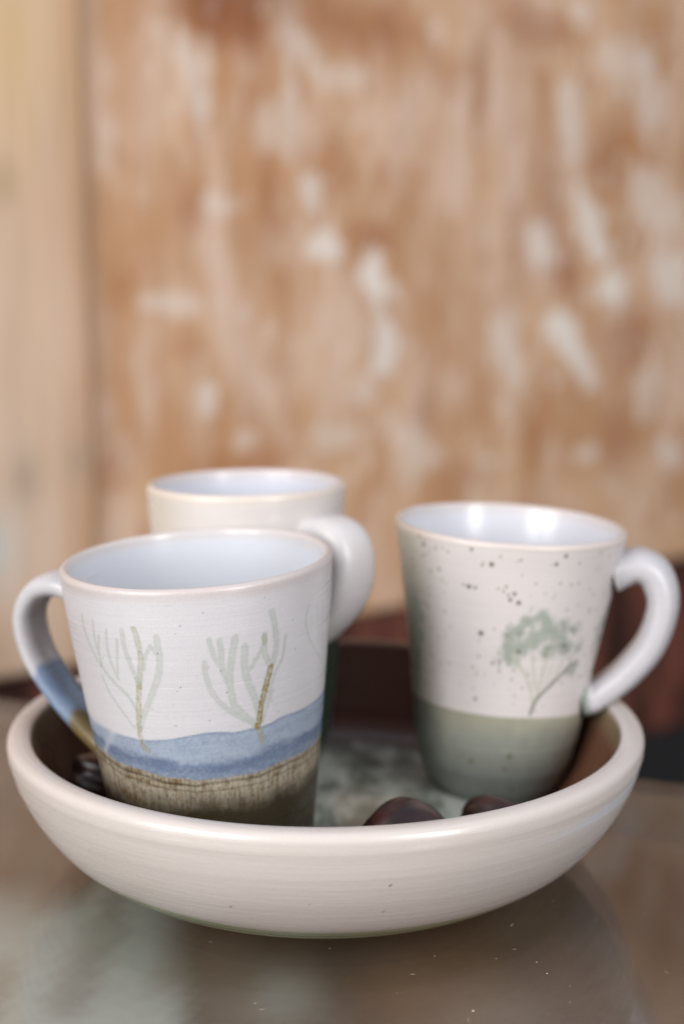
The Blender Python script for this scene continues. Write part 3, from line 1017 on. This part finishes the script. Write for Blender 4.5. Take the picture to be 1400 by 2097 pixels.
def paint_board(XY):
    x, y = XY[:, 0] * 1000, XY[:, 1] * 1000
    n = len(x)
    a = fbm(x / 30 + 50, y / 85 + 50, 111, 2)
    b = fbm(x / 17 + 80, y / 50 + 80, 112, 2)
    c = mix(np.broadcast_to(lin((74, 53, 38)), (n, 3)), np.broadcast_to(lin((114, 86, 63)), (n, 3)), sst(0.3, 0.7, 0.7 * a + 0.3 * b))
    # grey patch on the near left part of the board
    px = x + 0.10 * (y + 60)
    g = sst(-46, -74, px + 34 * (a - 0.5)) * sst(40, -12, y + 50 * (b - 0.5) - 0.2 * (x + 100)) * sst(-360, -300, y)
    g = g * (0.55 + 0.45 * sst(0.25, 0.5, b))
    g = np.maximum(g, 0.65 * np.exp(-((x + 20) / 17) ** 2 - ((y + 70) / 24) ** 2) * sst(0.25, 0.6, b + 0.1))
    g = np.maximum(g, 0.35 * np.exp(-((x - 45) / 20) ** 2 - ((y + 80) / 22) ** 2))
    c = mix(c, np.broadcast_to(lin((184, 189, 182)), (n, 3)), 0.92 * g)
    m = sst(0.54, 0.74, fbm(x / 20 + 10, y / 60 + 10, 117, 2))
    c = mix(c, np.broadcast_to(lin((130, 110, 90)), (n, 3)), 0.5 * m)
    # darker brown by the right hand back corner
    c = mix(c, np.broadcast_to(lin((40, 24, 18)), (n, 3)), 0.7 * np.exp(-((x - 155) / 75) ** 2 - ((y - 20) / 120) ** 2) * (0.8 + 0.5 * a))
    c = mix(c, np.broadcast_to(lin((158, 118, 84)), (n, 3)), 0.6 * np.exp(-((x - 32) / 34) ** 2 - ((y + 62) / 60) ** 2))  # board painted paler and warmer here to offset the bowl's shadow
    return np.clip(c, 0, 1)


top = np.column_stack([BXY, np.full(len(BXY), zt)])
a_ = np.arange(nu - 1)[:, None] * nv + np.arange(nv - 1)[None]
F_ = np.stack([a_, a_ + nv, a_ + nv + 1, a_ + 1], -1).reshape(-1, 4)
# thickness: rim of the board turned down
loop = [i * nv for i in range(nu)] + [(nu - 1) * nv + j for j in range(1, nv)] + [i * nv + nv - 1 for i in range(nu - 2, -1, -1)] + [j for j in range(nv - 2, 0, -1)]
low = top[loop].copy()
low[:, 2] = zt - 0.022
nb = len(top)
nl = len(loop)
Fs = np.array([(loop[i], nb + i, nb + (i + 1) % nl, loop[(i + 1) % nl]) for i in range(nl)])[:, ::-1]
allv = np.vstack([top, low])
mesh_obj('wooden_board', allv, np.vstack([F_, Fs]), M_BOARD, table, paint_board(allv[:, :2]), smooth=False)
M_LEG = noise_mat('dark_table_wood', (34, 26, 20), (58, 42, 32), 30, 0.6, 0.3, (6, 6, 1), 0.2)
slab('apron', -0.70, 0.70, -0.80, -0.016, -0.12, -0.0465, M_LEG, 0.002)
for u in (-0.66, 0.66):
    for v in (-0.76, -0.06):
        slab('leg', u - 0.025, u + 0.025, v - 0.025, v + 0.025, -0.70, -0.121, M_LEG, 0.003)

# dust on the glass, far too many flecks to count
bm = bmesh.new()
rng = random.Random(4)


def fleck(x, y, r, n=6):
    ang = rng.uniform(0, 6.28)
    ring = []
    for i in range(n):
        t = ang + 2 * pi * i / n
        q = r * rng.uniform(0.55, 1.2)
        ring.append(bm.verts.new((x + q * cos(t), y + q * sin(t) * rng.uniform(0.6, 1.3), 0.00006)))
    topv = bm.verts.new((x, y, 0.00006 + r * 0.5))
    for i in range(n):
        bm.faces.new((ring[i], ring[(i + 1) % n], topv))


def fibre(x, y, L, curl, w=0.00006):
    a = rng.uniform(0, 6.28)
    pts = []
    for i in range(14):
        pts.append((x, y))
        x += L / 14 * cos(a)
        y += L / 14 * sin(a)
        a += curl + rng.uniform(-.15, .15)
    prev = None
    for i, (px, py) in enumerate(pts):
        j = min(i + 1, 13)
        k = max(i - 1, 0)
        t = math.atan2(pts[j][1] - pts[k][1], pts[j][0] - pts[k][0])
        nx, ny = -sin(t) * w, cos(t) * w
        zz = 0.00008 + 0.00004 * sin(i)
        q = (bm.verts.new((px + nx, py + ny, zz)), bm.verts.new((px, py, zz + w)), bm.verts.new((px - nx, py - ny, zz)))
        if prev:
            bm.faces.new((prev[0], prev[1], q[1], q[0]))
            bm.faces.new((prev[1], prev[2], q[2], q[1]))
        prev = q


for _ in range(1500):
    fleck(rng.uniform(-0.22, 0.22), rng.uniform(-0.20, 0.10), 0.00004 + 0.00013 * rng.random() ** 4)
for _ in range(46):
    fibre(rng.uniform(-0.16, 0.16), rng.uniform(-0.17, -0.03), rng.uniform(0.0008, 0.0022), rng.uniform(-.2, .2), 0.00003)
fleck(0.0370, -0.1215, 0.00036, 8)
fleck(0.0610, -0.1000, 0.00030, 8)
fleck(0.0590, -0.0930, 0.00022, 8)
bmesh.ops.recalc_face_normals(bm, faces=bm.faces)
dust = bm_obj('dust', bm, noise_mat('dust', (196, 190, 180), (226, 222, 214), 400, 0.9, 0.2))
tag(dust, 'fine pale dust flecks and lint scattered on the glass tabletop', 'dust', None, 'stuff')

# ---------------------------------------------------------------- weathered wooden wall behind
P0 = np.array([-.237, .593])
WU = np.array([.8, .6])
WN = np.array([.6, -.8])                     # out of the wall, to the room
wall = empty('wooden_wall', (P0[0], P0[1], -.100))
wall.rotation_euler = (0, 0, math.atan2(.6, .8))
tag(wall, 'weathered orange brown wooden wall with scraped pale paint behind the bowl', 'wall')
M_WALL = painted_wood('scraped_paint_wood', 0.60, 0.25, 0.25)


def grid_panel(name, s0, s1, z0, z1, y0, y1, step, paint):
    """an upright board: front face a pigment grid at y0, back at y1 (wall space, -y faces the room)"""
    ns = max(2, int((s1 - s0) / step))
    nz = max(2, int((z1 - z0) / step))
    S, Z = np.meshgrid(np.linspace(s0, s1, ns), np.linspace(z0, z1, nz), indexing='ij')
    V = np.column_stack([S.ravel(), np.full(S.size, y0), Z.ravel()])
    a = np.arange(ns - 1)[:, None] * nz + np.arange(nz - 1)[None]
    F = np.stack([a, a + nz, a + nz + 1, a + 1], -1).reshape(-1, 4)
    lp = [i * nz for i in range(ns)] + [(ns - 1) * nz + j for j in range(1, nz)] + [i * nz + nz - 1 for i in range(ns - 2, -1, -1)] + [j for j in range(nz - 2, 0, -1)]
    B = V[lp].copy()
    B[:, 1] = y1
    n0 = len(V)
    m = len(lp)
    F2 = np.array([(lp[i], n0 + i, n0 + (i + 1) % m, lp[(i + 1) % m]) for i in range(m)])
    AV = np.vstack([V, B])
    return mesh_obj(name, AV, np.vstack([F, F2]), M_WALL, wall, paint(AV[:, 0], AV[:, 2]), smooth=False)


def paint_panel(s, z):
    n = len(s)
    X, Z = s * 667, z * 667
    v1 = fbm(X / 16 + 200, Z / 46 + 60, 121, 4)
    v2 = fbm(X / 5 + 300, Z / 30 + 60, 122, 3)
    v3 = fbm(X / 40 + 20, Z / 60 + 30, 123, 3)
    c = mix(np.broadcast_to(lin((186, 140, 102)), (n, 3)), np.broadcast_to(lin((205, 166, 132)), (n, 3)), sst(0.3, 0.7, v3))
    wash = np.broadcast_to(lin((214, 186, 166)), (n, 3))
    amt = sst(0.42, 0.66, 0.55 * v1 + 0.25 * v2 + 0.2 * v3) * 0.55 + 0.02
    for cs, cz, ws, wz, a in WASH:
        e = np.exp(-(((s - cs) / ws) ** 2 + ((z - cz) / wz) ** 2))
        amt = amt + 0.9 * a * e * (0.35 + 1.1 * sst(0.3, 0.7, v1))
    c = mix(c, wash, np.clip(amt, 0, 0.92))
    c = mix(c, np.broadcast_to(lin((166, 108, 64)), (n, 3)), 0.45 * sst(0.60, 0.78, fbm(X / 12 + 500, Z / 34 + 10, 124, 3)))
    for cs, cz, ws, wz, a in DARK:
        e = np.exp(-((((s - cs) / ws) ** 2 + ((z - cz) / wz) ** 2)) ** 1.3)
        c = mix(c, np.broadcast_to(lin((150, 88, 46)), (n, 3)), 1.0 * a * e * (0.55 + v2))
    d = np.exp(-((s - .195) / .075) ** 2 - ((z - .565) / .045) ** 2)
    c = mix(c, np.broadcast_to(lin((110, 58, 36)), (n, 3)), 0.85 * d * (0.4 + v2))
    pale = np.broadcast_to(lin((230, 220, 210)), (n, 3))
    rag = 0.85 + 2.6 * (fbm(X / 7 + 700, Z / 14 + 70, 125, 3) - 0.5)
    for cs, cz, ws, wz, a in FLAKES:
        q = ((s - cs + 0.25 * (z - cz)) / ws) ** 2 + ((z - cz) / wz) ** 2
        e = 1 - sst(0.35, 1.5, q * np.maximum(rag, 0.12))
        c = mix(c, pale, 0.92 * a * e)
    # scattered small chips
    ch = sst(0.70, 0.80, fbm(X / 7 + 900, Z / 15 + 90, 126, 2)) * sst(0.35, 0.6, v3)
    c = mix(c, pale, 0.35 * ch)
    return np.clip(c, 0, 1)


def paint_post(s, z):
    n = len(s)
    X, Z = s * 667, z * 667
    v = fbm(X / 14 + 200, Z / 80 + 60, 131, 3)
    c = mix(np.broadcast_to(lin((200, 170, 144)), (n, 3)), np.broadcast_to(lin((208, 182, 160)), (n, 3)), sst(0.3, 0.7, v))
    c = mix(c, np.broadcast_to(lin((186, 148, 116)), (n, 3)), 1.0 * sst(-0.004, 0.042, s))
    for cs, cz, w, col, a in ((-.012, .105, .010, (150, 132, 112), .6), (-.018, .255, .008, (150, 126, 92), .5), (.020, .112, .008, (150, 136, 122), .5),
                              (-.030, .07, .012, (196, 192, 184), .9), (-.016, .325, .03, (206, 172, 118), .6), (.008, .18, .02, (214, 184, 160), .5)):
        e = np.exp(-(((s / 1.5 - cs) / w) ** 2 + ((z / 1.5 - cz) / (w * 1.6)) ** 2))
        c = mix(c, np.broadcast_to(lin(col), (n, 3)), a * e)
    return np.clip(c, 0, 1)


def paint_skirt(s, z):
    n = len(s)
    X, Z = s * 667, z * 667
    v = fbm(X / 18 + 200, Z / 60 + 60, 141, 4)
    c = mix(np.broadcast_to(lin((52, 30, 24)), (n, 3)), np.broadcast_to(lin((112, 66, 54)), (n, 3)), sst(0.25, 0.75, v))
    return np.clip(c, 0, 1)


grid_panel('wall_panel', -0.90, 1.65, 0.0008, 1.20, 0.0, 0.03, 0.0042, paint_panel)
post = grid_panel('door_post', -0.80, 0.0425, 0.001, 1.20, -0.008, -0.0007, 0.005, paint_post)
grid_panel('skirting_board', -0.90, 1.65, -0.204, -0.0010, 0.008, 0.04, 0.006, paint_skirt)

# floor far below, reaching under table and wall
bm = bmesh.new()
vs = [bm.verts.new(p) for p in ((-4, -4, -0.70), (4, -4, -0.70), (4, 4, -0.70), (-4, 4, -0.70))]
bm.faces.new(vs)
fl = bm_obj('floor', bm, noise_mat('dark_floor', (14, 12, 10), (24, 20, 17), 6, 0.8, 0.2))
tag(fl, 'dark floor under the table', 'floor', None, 'structure')
